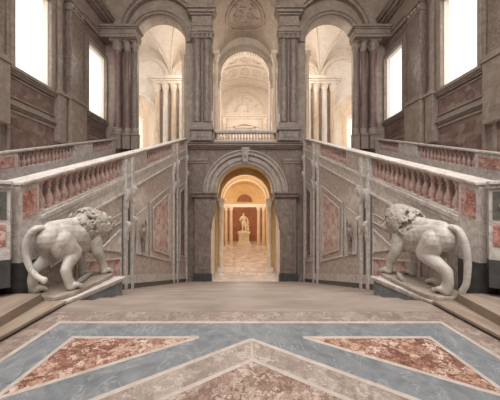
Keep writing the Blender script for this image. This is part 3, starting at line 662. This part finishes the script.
for s in (-1, 1):
    # vaults
    zs = 13.0
    def groin(x0, x1, y0, y1, h, z0):
        def f(u, v):
            a = 2 * u - 1; b = v
            z = z0 + h * max(math.sqrt(max(0, 1 - a * a)), math.sqrt(max(0, 1 - b * b)))
            return (x0 + (x1 - x0) * u, y0 + (y1 - y0) * v, z)
        return f
    m = MB(s); m.shell(groin(2.6, 6.8, FW + .7, Y2, 2.9, zs), 36, 36, (0, 0, .15)); m.shell(groin(6.8, 11, FW + .7, Y2, 2.9, zs), 36, 36, (0, 0, .15)); m.shell(groin(11, XS, FW + .7, Y2, 2.9, zs), 20, 20, (0, 0, .15))
    m.shell(groin(5.2, 9.4, Y2 + .8, Y3, 2.9, zs), 28, 28, (0, 0, .15)); m.shell(groin(9.4, XS, Y2 + .8, Y3, 2.9, zs), 28, 28, (0, 0, .15))
    o = m.build('vault', M['cream'], smooth=True); tag(o, 'cream groin vault seen through the %s side arch' % SIDE[s], 'vault', kind='structure')
    # ribs along the groins
    m = MB(s)
    for (x0, x1) in ((2.6, 6.8), (6.8, 11.0)):
        for q in (-1, 1):
            pts = []
            for i in range(25):
                t = math.sin(PI / 2 * i / 24); p = groin(x0, x1, FW + .7, Y2, 2.9, zs)(.5 + .5 * q * t, t); pts.append((p[0], p[1], p[2] - .03))
            m.tube(pts, .09, 6)
    m.build('groin_rib', M['stucco'], o, smooth=True)
    m = MB(s); m.ring(4.7, 13.0, 1.75, 2.05, Y2 - .25, Y2); m.ring(8.9, 13.0, 1.75, 2.05, Y2 - .25, Y2); m.ring(9.75, 10.2, 1.35, 1.6, Y2 - .15, Y2); m.build('wall_rib', M['stucco'], o, smooth=True)
    # pier cluster carrying the vault
    t = thing('vestibule_pier', (s * 6.8, Y2, UF), 'warm lit clustered pier inside the %s side arch' % SIDE[s], 'pier', 'vestibule piers')
    m = MB(s); m.box(5.35, 8.3, Y2 - .5, Y2, UF, UF + .9); m.build('plinth', M['creamcol'], t, bevel=.02)
    m = MB(s); m.box(5.5, 8.15, Y2 - .25, Y2, UF + .9, 12.3); m.build('core', M['spandrel'], t)
    for x in (5.7, 6.4, 7.15, 7.9):
        m = MB(s); m.lathe((x, Y2 - .36), [(.3, UF + .9), (.3, UF + 1.05), (.24, UF + 1.15), (.24, 9), (.21, 11.7)], 18); m.build('shaft', M['creamcol'] if x in (6.4, 7.9) else M['cream'], t, smooth=True)
        m = MB(s); m.lathe((x, Y2 - .36), [(.21, 11.7), (.24, 11.75), (.22, 11.82), (.34, 12.1), (.3, 12.12), (.38, 12.3)], 18); m.build('capital', M['stucco'], t, smooth=True)
    m = MB(s); m.box(5.4, 8.3, Y2 - .75, Y2, 12.3, 12.5); m.box(5.3, 8.4, Y2 - .85, Y2, 12.5, 12.65); m.box(5.1, 8.6, Y2 - 1.0, Y2, 12.65, 12.9); m.build('entablature', M['stucco'], t, bevel=.02)
    # side walls with openings to daylight
    m = MB(s)
    ops = [(19.4, 1.6), (25.4, 1.7), (30.0, 1.7)]; y = FW + .8
    for yc, r in ops:
        m.box(XS, XS + .6, y, yc - r, UF, 16); m.box(XS, XS + .6, yc - r, yc + r, 12.8, 16); m.box(XS, XS + .6, yc - r, yc + r, UF, UF + .8); y = yc + r
    m.box(XS, XS + .6, y, Y3 + .6, UF, 16)
    o = m.build('wall_vestibule', M['cream']); tag(o, 'side wall of the upper vestibule beyond the %s side arch' % SIDE[s], 'wall', kind='structure')
    for yc, r in ops:
        m = MB(s); m.box(XS + .4, XS + .42, yc - r, yc + r, UF + .8, 12.8); m.build('pane', M['glass'], o)
for s in (-1, 1):
    t = thing('slim_column', (s * 2.6, Y2 - .3, UF), 'slim column under the foot of the second arch seen past the balcony, %s' % SIDE[s], 'column', 'second arch columns')
    m = MB(s); m.lathe((2.55, Y2 - .3), [(.28, UF), (.28, UF + .9), (.19, UF + 1), (.17, 12.0)], 16); m.build('shaft', M['creamcol'], t, smooth=True)
    m = MB(s); m.lathe((2.55, Y2 - .3), [(.17, 12.0), (.24, 12.1), (.2, 12.2), (.34, 12.9)], 16); m.box(2.2, 2.9, Y2 - .6, Y2, 12.9, 13.3); m.build('capital', M['mould'], t, smooth=True)
# centre vaults
def barrel(r, z0, y0, y1, h):
    return lambda u, v: (r * math.cos(PI * u), y0 + (y1 - y0) * v, z0 + h * math.sin(PI * u))
m = MB(); m.shell(barrel(2.6, 14.0, FW + .8, Y2, 2.9), 40, 6, (0, 0, .15))
o = m.build('vault', M['greystucco'], smooth=True); tag(o, 'small barrel vault with oval relief above the balcony', 'vault', kind='structure')
m = MB(); pts = []
def vz(x, off=.04): return 14.0 + 2.9 * math.sqrt(max(0, 1 - (x / 2.6) ** 2)) - off
for (rx, ry, rr) in ((1.55, 1.7, .09), (1.3, 1.42, .04)):
    pts = [(rx * math.cos(2 * PI * i / 48), 19.3 + ry * math.sin(2 * PI * i / 48), vz(rx * math.cos(2 * PI * i / 48))) for i in range(49)]; m.tube(pts, rr, 8)
for i in range(46):
    aa = R.uniform(0, 2 * PI); q = math.sqrt(R.random()); x = 1.1 * q * math.cos(aa); y = 19.3 + 1.2 * q * math.sin(aa)
    m.ball((x, y, vz(x, .02)), (R.uniform(.06, .16), R.uniform(.06, .2), .07), 8, 6)
m.build('oval_relief', M['greystucco'], o, smooth=True)
m = MB(); m.shell(barrel(5.2, 13.4, Y2 + .8, Y3, 4.6), 48, 8, (0, 0, .15)); o = m.build('vault', M['cream'], smooth=True)
tag(o, 'large coffered barrel vault of the deep upper vestibule', 'vault', kind='structure')
m = MB()
def vz2(a, off=.05): return ((5.2 - off) * math.cos(a), 13.4 + (4.6 - off) * math.sin(a))
for yy in (23.4, 25.6, 28.4, 31.2, 32.8):
    m.tube([(vz2(PI * i / 40)[0], yy, vz2(PI * i / 40)[1]) for i in range(41)], .11, 6)
for yy in (24.5, 27.0, 29.8):
    for k in range(9):
        aa = PI * (k + 1.5) / 11
        m.tube([(vz2(aa + .1 * math.cos(q))[0], yy + .7 * math.sin(q), vz2(aa + .1 * math.cos(q))[1]) for q in [2 * PI * i / 16 for i in range(17)]], .06, 6)
        m.ball((vz2(aa)[0], yy, vz2(aa)[1]), (.2, .25, .1), 8, 6)
m.build('stucco_relief', M['stucco'], o, smooth=True)
m = MB(); m.archwall(-XS, XS, UF, 18.5, Y3, Y3 + .6, [(0, 2.0, 10.5, UF)]); ew = m.build('wall_upper_end', M['cream']); tag(ew, 'cream end wall of the upper vestibule with blind arch', 'wall', kind='structure')
m = MB(); m.ring(0, 14.0, 2.5, 2.75, Y3 - .15, Y3); m.ring(0, 14.0, 1.4, 1.55, Y3 - .1, Y3); m.box(-5.2, 5.2, Y3 - .3, Y3, 13.2, 13.45); m.box(-5.2, 5.2, Y3 - .5, Y3, 13.45, 13.7); m.box(-3.2, 3.2, Y3 - .2, Y3, 12.0, 12.15)
m.ring(0, 10.5, 2.0, 2.3, Y3 - .2, Y3)
for i in range(30):
    aa = R.uniform(.2, PI - .2); q = R.uniform(.3, 2.2); m.ball((q * math.cos(aa), Y3, 14.05 + q * math.sin(aa)), (R.uniform(.1, .25), .1, R.uniform(.1, .25)), 8, 6)
m.build('stucco_relief', M['stucco'], ew, smooth=True)
m = MB(); m.box(-2.1, 2.1, Y3 + .45, Y3 + .55, UF, 12.5); m.build('blind_panel', M['cream'], ew)
for s in (-1, 1):
    for x in (2.75, 4.1):
        t = thing('marble_column', (s * x, Y3 - .35, UF), '%s column of the pale pair against the far end wall, %s' % ('inner' if x < 3 else 'outer', SIDE[s]), 'column', 'end wall columns')
        m = MB(s); m.box(x - .4, x + .4, Y3 - .7, Y3, UF, UF + 1.1); m.build('pedestal', M['stucco'], t)
        m = MB(s); m.lathe((x, Y3 - .33), [(.3, UF + 1.1), (.28, UF + 4), (.25, 12.4)], 18); m.build('shaft', M['creamcol'], t, smooth=True)
        m = MB(s); m.lathe((x, Y3 - .33), [(.25, 12.4), (.27, 12.5), (.42, 13.2)], 18); m.build('capital', M['stucco'], t, smooth=True)

m = MB(); m.box(-XO - .75, XO + .75, -3.6, -3.0, -.4, 7.5); o = m.build('wall_front', M['wall']); tag(o, 'landing wall behind the viewer', 'wall', kind='structure')
# stair hall ceiling
m = MB()
m.shell(lambda u, v: (XO * math.cos(PI * u) * 1.0, 6.0 + (FW - 6.0) * v, 14.8 + 3.6 * math.sin(PI * u)), 40, 6, (0, 0, .2))
o = m.build('ceiling', M['vault'], smooth=True); tag(o, 'gold tinted plaster vault over the stair hall', 'ceiling', kind='structure')
m = MB(); m.archwall(-XO - .7, XO + .7, 17.5, 19.0, FW, FW + .3, []); o = m.build('wall_back_upper', M['wall']); tag(o, 'top of the end wall under the stair hall vault', 'wall', kind='structure')

# ------------------------------------------------------------------ lower vestibule behind the portal
YL = 33.0
m = MB(); m.box(-7, 7, FW - .3, YL + .5, ZL - .3, ZL); o = m.build('floor_lower', M['pave']); tag(o, 'mottled paving of the lower vestibule beyond the portal', 'floor', kind='structure')
m = MB(); m.archwall(-7, 7, ZL, 5.1, 18.4, 19.1, [(0, 1.86, 2.0, ZL)])
o = m.build('wall_passage', M['ochre']); tag(o, 'ochre inner arch just behind the portal', 'wall', kind='structure')
m = MB(); m.ring(0, 2.0, 1.86, 2.1, 18.3, 18.42); m.build('archivolt', M['ochre'], o, smooth=True)
for s in (-1, 1):
    m = MB(s); m.box(2.3, 2.7, FW + .8, 18.4, ZL, 2.43); w = m.build('wall_reveal', M['cream']); tag(w, '%s side of the passage between portal and inner arch' % SIDE[s], 'wall', kind='structure')
    m = MB(s); m.box(5.8, 6.4, 19.1, YL, ZL, 5); w = m.build('wall_lower', M['ochre']); tag(w, '%s side wall of the lower vestibule' % SIDE[s], 'wall', kind='structure')
    t = thing('marble_column', (s * 1.86, 18.75, ZL), 'pale column standing in the portal passage on the %s' % SIDE[s], 'column', 'passage columns')
    m = MB(s); m.box(1.55, 2.1, 18.0, 18.4, ZL, ZL + .35); m.build('base', M['cream'], t, bevel=.03)
    m = MB(s); m.lathe((1.82, 18.2), [(.24, ZL + .35), (.18, ZL + .5), (.17, 1.4)], 18); m.build('shaft', M['creamcol'], t, smooth=True)
    m = MB(s); m.lathe((1.82, 18.2), [(.17, 1.4), (.19, 1.5), (.27, 1.85)], 18); m.box(1.52, 2.1, 17.95, 18.4, 1.85, 2.05); m.build('capital', M['cream'], t, smooth=True)
m = MB(); m.shell(barrel(1.95, 2.43, FW + .8, 18.4, 1.95), 28, 3, (0, 0, .12)); o = m.build('vault', M['ochre'], smooth=True); tag(o, 'ochre barrel vault of the portal passage', 'vault', kind='structure')
m = MB(); m.shell(lambda u, v: (5.8 * math.cos(PI * u), 19.1 + (YL - 19.1) * v, 3.0 + 2.0 * math.sin(PI * u)), 32, 4, (0, 0, .12)); o = m.build('vault', M['ochre'], smooth=True); tag(o, 'ochre vault of the lower vestibule', 'vault', kind='structure')
YM = 26.7
m = MB(); m.archwall(-6, 6, ZL, 5.0, YM, YM + .7, [(0, 2.35, 1.85, ZL)]); o = m.build('wall_serliana', M['ochre']); tag(o, 'warm ochre arch in front of the statue', 'wall', kind='structure')
m = MB(); m.ring(0, 1.85, 2.35, 2.5, YM - .1, YM); m.build('archivolt', M['cream'], o, smooth=True)
m = MB(); m.box(-2.35, 2.35, YM - .05, YM + .6, 1.25, 1.4); m.box(-2.35, 2.35, YM - .12, YM + .6, 1.4, 1.6); o = m.build('trim_6', M['cream']); tag(o, 'pale beam spanning the warm arch above the statue', 'beam', kind='structure')
for s in (-1, 1):
    for x, nm in ((1.55, 'inner'), (2.12, 'outer')):
        t = thing('marble_column', (s * x, YM + .25, ZL), '%s pale column under the beam, %s of the statue' % (nm, SIDE[s]), 'column', 'beam columns')
        m = MB(s); m.box(x - .26, x + .26, YM, YM + .5, ZL, ZL + .45); m.build('base', M['cream'], t, bevel=.02)
        m = MB(s); m.lathe((x, YM + .25), [(.22, ZL + .45), (.19, ZL + .6), (.16, .85)], 16); m.build('shaft', M['creamcol'], t, smooth=True)
        m = MB(s); m.lathe((x, YM + .25), [(.16, .85), (.18, .92), (.25, 1.15)], 16); m.box(x - .25, x + .25, YM, YM + .5, 1.15, 1.25); m.build('capital', M['cream'], t, smooth=True)
m = MB(); m.box(-7, 7, YL, YL + .5, ZL, 6); o = m.build('wall_lower_end', M['terra']); tag(o, 'terracotta end wall behind the far statue', 'wall', kind='structure')
m = MB(); m.box(-5.8, 5.8, YL - .1, YL, 1.6, 1.8); m.box(-5.8, 5.8, YL - .05, YL, 1.8, 5.2); m.build('ochre_lunette', M['ochre'], o)
m = MB(); m.ring(0, 1.85, 1.05, 1.25, YL - .25, YL - .04); m.ring(0, 1.85, 2.3, 2.5, YL - .25, YL - .04); m.build('lunette_arch', M['ochre'], o, smooth=True)
m = MB(); m.prism([(1.05 * math.cos(PI * i / 20), 1.85 + 1.05 * math.sin(PI * i / 20)) for i in range(21)], 'y', YL - .12, YL - .04); m.build('lunette_panel', M['terra'], o)

# statue of a standing nude hero leaning on a club
hs = thing('hero_statue', (-.1, 30.8, ZL), 'ivory marble standing statue on a pedestal before the terracotta wall', 'statue')
m = MB(); x, y = -.1, 30.8
m.box(x - .85, x + .85, y - .85, y + .85, ZL, ZL + .2); m.box(x - .75, x + .75, y - .75, y + .75, ZL + .2, ZL + .3); m.box(x - .66, x + .66, y - .66, y + .66, ZL + .3, ZL + 1.35); m.box(x - .78, x + .78, y - .78, y + .78, ZL + 1.35, ZL + 1.55)
m.build('statue_pedestal', M['herc'], hs, bevel=.02)
m = MB(); b = ZL + 1.55
def P(dx, dy, z): return (x + dx, y + dy, b + z)
m.box(x - .5, x + .5, y - .4, y + .4, b, b + .1)
m.cone(P(-.16, 0, .15), .10, P(-.15, -.05, .62), .13); m.cone(P(-.15, -.05, .62), .14, P(-.14, 0, 1.12), .2); m.ball(P(-.17, -.12, .13), (.1, .2, .07))
m.cone(P(.2, -.12, .15), .09, P(.22, -.15, .6), .13); m.cone(P(.22, -.15, .6), .14, P(.14, 0, 1.12), .2); m.ball(P(.22, -.25, .13), (.1, .2, .07))
m.cone(P(0, 0, 1.15), .27, P(-.03, 0, 1.45), .23); m.cone(P(-.03, 0, 1.5), .24, P(-.1, 0, 1.78), .28); m.cone(P(-.32, 0, 1.84), .13, P(.14, 0, 1.86), .14)
m.cone(P(-.1, -.03, 1.95), .1, P(-.08, -.1, 2.08), .09); m.ball(P(-.05, -.14, 2.2), (.13, .16, .18)); m.ball(P(-.05, -.26, 2.08), (.09, .08, .11))
m.cone(P(-.38, 0, 1.82), .12, P(-.5, .05, 1.45), .1); m.cone(P(-.5, .05, 1.45), .09, P(-.3, .22, 1.2), .07)
m.cone(P(.24, 0, 1.82), .12, P(.46, -.02, 1.48), .1); m.cone(P(.46, -.02, 1.48), .09, P(.5, -.15, 1.05), .065); m.ball(P(.5, -.16, .97), (.07, .06, .1))
remesh(m, .035, 3).build('figure', M['herc'], hs, smooth=True)
m = MB(); m.cone(P(.5, .05, .1), .16, P(.48, .0, 1.4), .12); m.ball(P(.5, 0, .3), .2); m.ball(P(.46, 0, .8), .17); remesh(m, .04, 2).build('club', M['herc'], hs, smooth=True)

# ------------------------------------------------------------------ lions
def lion(s, label, spec):
    X, Y, Z = spec['at']
    root = thing('lion_statue', (s * X, Y, 0.06), label, 'statue', 'stair lions')
    yaw = spec['yaw']
    SX, SY, SZ = .80, .95, 1.03                       # slim, tall build
    def T(p):                                # lion space: +y forward, +x outwards (towards the parapet), z up from slab
        c, sn = math.cos(yaw), math.sin(yaw); q = (p[0] * SX, p[1] * SY, p[2] * SZ)
        return (X + q[0] * c - q[1] * sn, Y + q[0] * sn + q[1] * c, Z + q[2])
    def finish(mb, voxel, it):               # fuse in lion space, then place in the world
        o_ = remesh(mb, voxel, it)
        for v in o_.bm.verts:
            p = T(v.co); v.co = (s * p[0], p[1], p[2])
        return o_
    def cap(m, p0, r0, p1, r1): m.cone(p0, r0, p1, r1, 16)
    m = MB()
    L = spec
    tr_ = [((0, -.07, .93), .245), ((0, .06, .93), .265), ((0, .25, .92), .245), ((0, .45, .90), .25), ((0, .66, .90), .285), ((0, .86, .94), .30)]
    for (p, r), (q, r2) in zip(tr_, tr_[1:]): cap(m, p, r, q, r2)
    cap(m, (0, .3, .74), .15, (0, .75, .72), .20); cap(m, (0, -.05, 1.06), .15, (0, .8, 1.10), .17)
    for q in (-1, 1):
        m.ball((.15 * q, .03, .82), (.145, .22, .27), 16, 11); m.ball((.19 * q, .82, .86), (.13, .17, .28), 16, 11)
        for k in range(4): cap(m, (.20 * q, .38 + .09 * k, .98), .045, (.215 * q, .43 + .09 * k, .80), .035)
    # neck + head
    hx, hy, hz = L['head']
    cap(m, (0, .85, 1.0), .24, (hx * .6, (.85 + hy) / 2, (hz + 1.0) / 2), .21); cap(m, (hx * .6, (.85 + hy) / 2, (hz + 1.0) / 2), .21, (hx, hy, hz), .18)
    fw = Vector(L['face']).normalized(); H = Vector((hx, hy, hz)); sd = fw.cross(Vector((0, 0, 1))).normalized(); uu = sd.cross(fw)
    def h(a, b_, c): return tuple(H + sd * a + fw * b_ + uu * c)
    m.ball(h(0, .03, .03), .18, 14, 10); cap(m, h(0, .13, -.02), .125, h(0, .26, -.06), .10); m.ball(h(0, .345, -.02), .05)
    cap(m, h(0, .10, -.15), .085, h(0, .24, -.17), .055)
    for q in (-1, 1):
        cap(m, h(.05 * q, .19, .10), .045, h(.12 * q, .10, .12), .045); m.ball(h(.19 * q, -.02, .17), .06); cap(m, h(.06 * q, .25, -.09), .065, h(.08 * q, .15, -.1), .065)
    # legs: chains of (x, y, z, r) ending in broad paws with four toes
    for chain in L['legs']:
        for p, q in zip(chain, chain[1:]): cap(m, p[:3], p[3], q[:3], q[3])
        px, py, pz, pr = chain[-1]
        m.ball((px, py + .02, .075), (.115, .10, .085), 14, 10)
        for k in range(4):
            o_ = -.12 + .08 * k; f_ = .13 - .03 * abs(k - 1.5)
            cap(m, (px + o_ * .8, py + .02, .10), .042, (px + o_ * 1.05, py + f_ - .03, .085), .043); m.ball((px + o_ * 1.1, py + f_ + .03, .05), .042)
    o = finish(m, .0145, 2).build('body', M['lion'], root, smooth=True)
    # tail
    m = MB(s); pts = L['tail']; fine = []
    for i in range(len(pts) - 1):
        p0 = Vector(pts[max(i - 1, 0)]); p1 = Vector(pts[i]); p2 = Vector(pts[i + 1]); p3 = Vector(pts[min(i + 2, len(pts) - 1)])
        for k in range(6):
            t = k / 6
            fine.append(.5 * ((2 * p1) + (p2 - p0) * t + (2 * p0 - 5 * p1 + 4 * p2 - p3) * t * t + (3 * p1 - p0 - 3 * p2 + p3) * t ** 3))
    fine.append(Vector(pts[-1]))
    n = len(fine)
    m.tube([T(p) for p in fine], [.062 - .022 * i / n + (.008 * max(0, (i - n + 8)) / 8) for i in range(n)], 12); m.ball(T(fine[-1]), (.05, .05, .06), 12, 9)
    m.build('tail', M['lion'], root, smooth=True)
    # mane: curls wrapped over head, neck and shoulders
    m = MB(); rr = random.Random(11 + s)
    neck = Vector((0, .78, 1.06))
    chest = Vector((0, .98, .80))
    core = [(neck.lerp(H - fw * .05, t / 10), .325 - .06 * t / 10) for t in range(11)] + [(chest, .25), (chest.lerp(H, .5), .26)]
    for c, r in core: m.ball(tuple(c), r - .03, 14, 10)
    for i in range(1000):
        c, rad = core[rr.randrange(len(core))]
        v = Vector((rr.gauss(0, 1), rr.gauss(0, 1), rr.gauss(0, 1))).normalized()
        p = c + v * rad
        if (p - H).normalized().dot(fw) > .5 and (p - H).length < .5: continue
        if any((p - c2).length < r2 - .03 for c2, r2 in core): continue
        if p.y < .47: continue
        ax = Vector((rr.gauss(0, 1), rr.gauss(0, 1), rr.gauss(0, 1))).cross(v).normalized(); bx_ = v.cross(ax)
        k0 = rr.uniform(0, 6.28); cr = rr.uniform(.04, .07)
        curl = [tuple(p + (ax * math.cos(k0 + q) + bx_ * math.sin(k0 + q)) * cr * (1 - q / 8) + v * (.02 + .03 * q / 5)) for q in [0, .8, 1.6, 2.4, 3.2, 4.0, 4.8, 5.6]]
        m.tube(curl, [.024] * 6 + [.02, .014], 6)
    finish(m, .0135, 0).build('mane', M['mane'], root, smooth=True)
    # rocky slab under the paws, and its fallen branch
    m = MB(s); rr = random.Random(3)
    ring = []
    x0, x1, y0, y1 = L['slab']
    for i in range(40):
        a = 2 * PI * i / 40; cx = (x0 + x1) / 2; cy = (y0 + y1) / 2
        k = (abs(math.cos(a)) ** 5 + abs(math.sin(a)) ** 5) ** -.2
        ring.append((cx + (x1 - x0) / 2 * math.cos(a) * k + rr.uniform(-.012, .012), cy + (y1 - y0) / 2 * math.sin(a) * k + rr.uniform(-.012, .012)))
    m.prism([T((p[0], p[1], 0))[:2] for p in ring], 'z', 0.061, Z + .004)
    m.build('rock_base', M['rock'], root, bevel=.02)
    m = MB(s); m.tube([T(p) for p in L['branch']], [.05, .06, .05, .035], 9); m.build('stone_branch', M['mane'], root, smooth=True)
    return root

def plinth(s):
    t = thing('lion_plinth', (s * 3.3, 4.7, 0), 'grey blue marble plinth with tan top slab under the %s lion' % SIDE[s], 'plinth', 'lion plinths')
    m = MB(s); m.prism([(3.08, 4.02), (2.79, 5.33), (XW - .06, 5.33), (XW - .06, 4.02)], 'z', -1.0, -.02); m.build('marble_body', M['blue'], t)
    m = MB(s); m.prism([(3.05, 4.0), (2.73, 5.37), (XW - .05, 5.37), (XW - .05, 4.0)], 'z', 0.02, 0.06); m.prism([(3.065, 4.0), (2.755, 5.35), (XW - .055, 5.35), (XW - .055, 4.0)], 'z', -.025, 0.02); m.build('top_slab', M['pale'], t)
for s in (-1, 1): plinth(s)

left = dict(at=(3.44, 4.23, .14), yaw=.10, head=(-.14, 1.12, .98), face=(.1, 1, -.5),
    legs=[[(.15, .0, .86, .20), (.2, .13, .62, .145), (.26, -.17, .40, .085), (.27, -.20, .24, .078), (.28, -.16, .09, .085)],
          [(-.15, .03, .86, .20), (-.22, .24, .62, .155), (-.28, .0, .38, .09), (-.30, .03, .22, .082), (-.31, .08, .09, .09)],
          [(.18, .84, .82, .18), (.2, .78, .54, .12), (.21, .89, .28, .088), (.21, .90, .10, .085)],
          [(-.18, .86, .82, .18), (-.23, .88, .54, .12), (-.2, 1.08, .28, .088), (-.2, 1.12, .10, .085)]],
    tail=[(0, -.22, 1.10), (.05, -.33, 1.09), (.15, -.38, .94), (.18, -.38, .72), (.12, -.36, .50), (.0, -.34, .36), (-.13, -.30, .28)],
    slab=(-.46, .38, -.24, 1.32), branch=[(-.2, .3, .03), (-.1, .6, .05), (.02, .85, .04), (.1, 1.1, .03)])
right = dict(at=(3.38, 4.26, .14), yaw=.06, head=(-.12, 1.05, 1.16), face=(-.6, .8, -.45),
    legs=[[(.15, .0, .86, .20), (.2, .26, .62, .14), (.21, .14, .36, .088), (.21, .2, .2, .08), (.21, .25, .09, .085)],
          [(-.15, .0, .86, .20), (-.2, .14, .62, .165), (-.1, -.24, .40, .095), (-.08, -.25, .24, .088), (-.08, -.20, .09, .10)],
          [(.18, .84, .82, .18), (.2, .78, .54, .12), (.21, .87, .28, .088), (.21, .89, .10, .085)],
          [(-.18, .84, .82, .18), (-.26, .86, .54, .12), (-.28, 1.05, .28, .088), (-.28, 1.09, .10, .085)]],
    tail=[(0, -.22, 1.11), (.03, -.34, 1.08), (.08, -.42, .88), (.11, -.44, .62), (.12, -.43, .42), (.13, -.40, .24), (.13, -.33, .1)],
    slab=(-.48, .44, -.29, 1.30), branch=[(-.36, .5, .03), (-.3, .7, .05), (-.15, .9, .04), (-.04, 1.1, .03)])
lion(-1, 'white marble lion striding away with lowered maned head, tail curling to its left', left)
lion(1, 'white marble lion with raised maned head turned inwards and hanging tail', right)

# ------------------------------------------------------------------ camera, light
cam = bpy.data.cameras.new('camera'); co = bpy.data.objects.new('camera', cam); col.objects.link(co)
co.location = (-0.09, 0, 1.70); co.rotation_euler = (PI / 2, 0, 0)
cam.sensor_width = 36; cam.lens = 36 * 240 / 500; cam.shift_x = 6 / 500; cam.shift_y = 3 / 500
cam.clip_end = 300
sc.camera = co

w = bpy.data.worlds.new('sky'); sc.world = w; w.use_nodes = True
bg = w.node_tree.nodes['Background']; bg.inputs[0].default_value = (1.0, 0.98, 0.96, 1); bg.inputs[1].default_value = 2.3

def light(name, kind, loc, energy, color, size=.3, rot=None, sy=None):
    l = bpy.data.lights.new(name, kind); l.energy = energy; l.color = color
    if kind == 'AREA':
        l.size = size
        if sy: l.shape = 'RECTANGLE'; l.size_y = sy
    elif kind != "SUN": l.shadow_soft_size = size
    o = bpy.data.objects.new(name, l); col.objects.link(o); o.location = loc
    if rot: o.rotation_euler = rot
    return o
for x in (-4.7, 0, 4.7):
    light('vestibule_fill', 'POINT', (x, 19.3, 12.6), 250 if x else 110, (1, .92, .82), .4)  # unseen fill lights added to brighten the front bays
for x in (-9, 0, 9):
    light('vestibule_fill', 'POINT', (x, 27.5, 11.5), 480, (1, .93, .84), .4)  # more added fill, no visible fixtures, for the deep bays
light('lower_lamp', 'POINT', (0, 22.8, 2.2), 520, (1, .92, .80), .3)
light('lower_lamp', 'POINT', (-3.5, 29.5, 1.5), 200, (1, .90, .76), .3)
light('lower_lamp', 'POINT', (3.5, 29.5, 1.5), 200, (1, .90, .76), .3)
light('passage_fill', 'POINT', (0, 17.4, -0.6), 40, (1, .90, .76), .2)  # unseen fill added to lift the passage reveals and floor

sun = light('daylight', 'SUN', (0, -4, 16), 2.7, (1, .98, .955), 0, (math.radians(24), 0, 0))
sun.data.angle = math.radians(50)

vs = sc.view_settings
vs.view_transform = 'Standard'; vs.look = 'None'; vs.gamma = 1; vs.use_curve_mapping = False; vs.exposure = 0.08
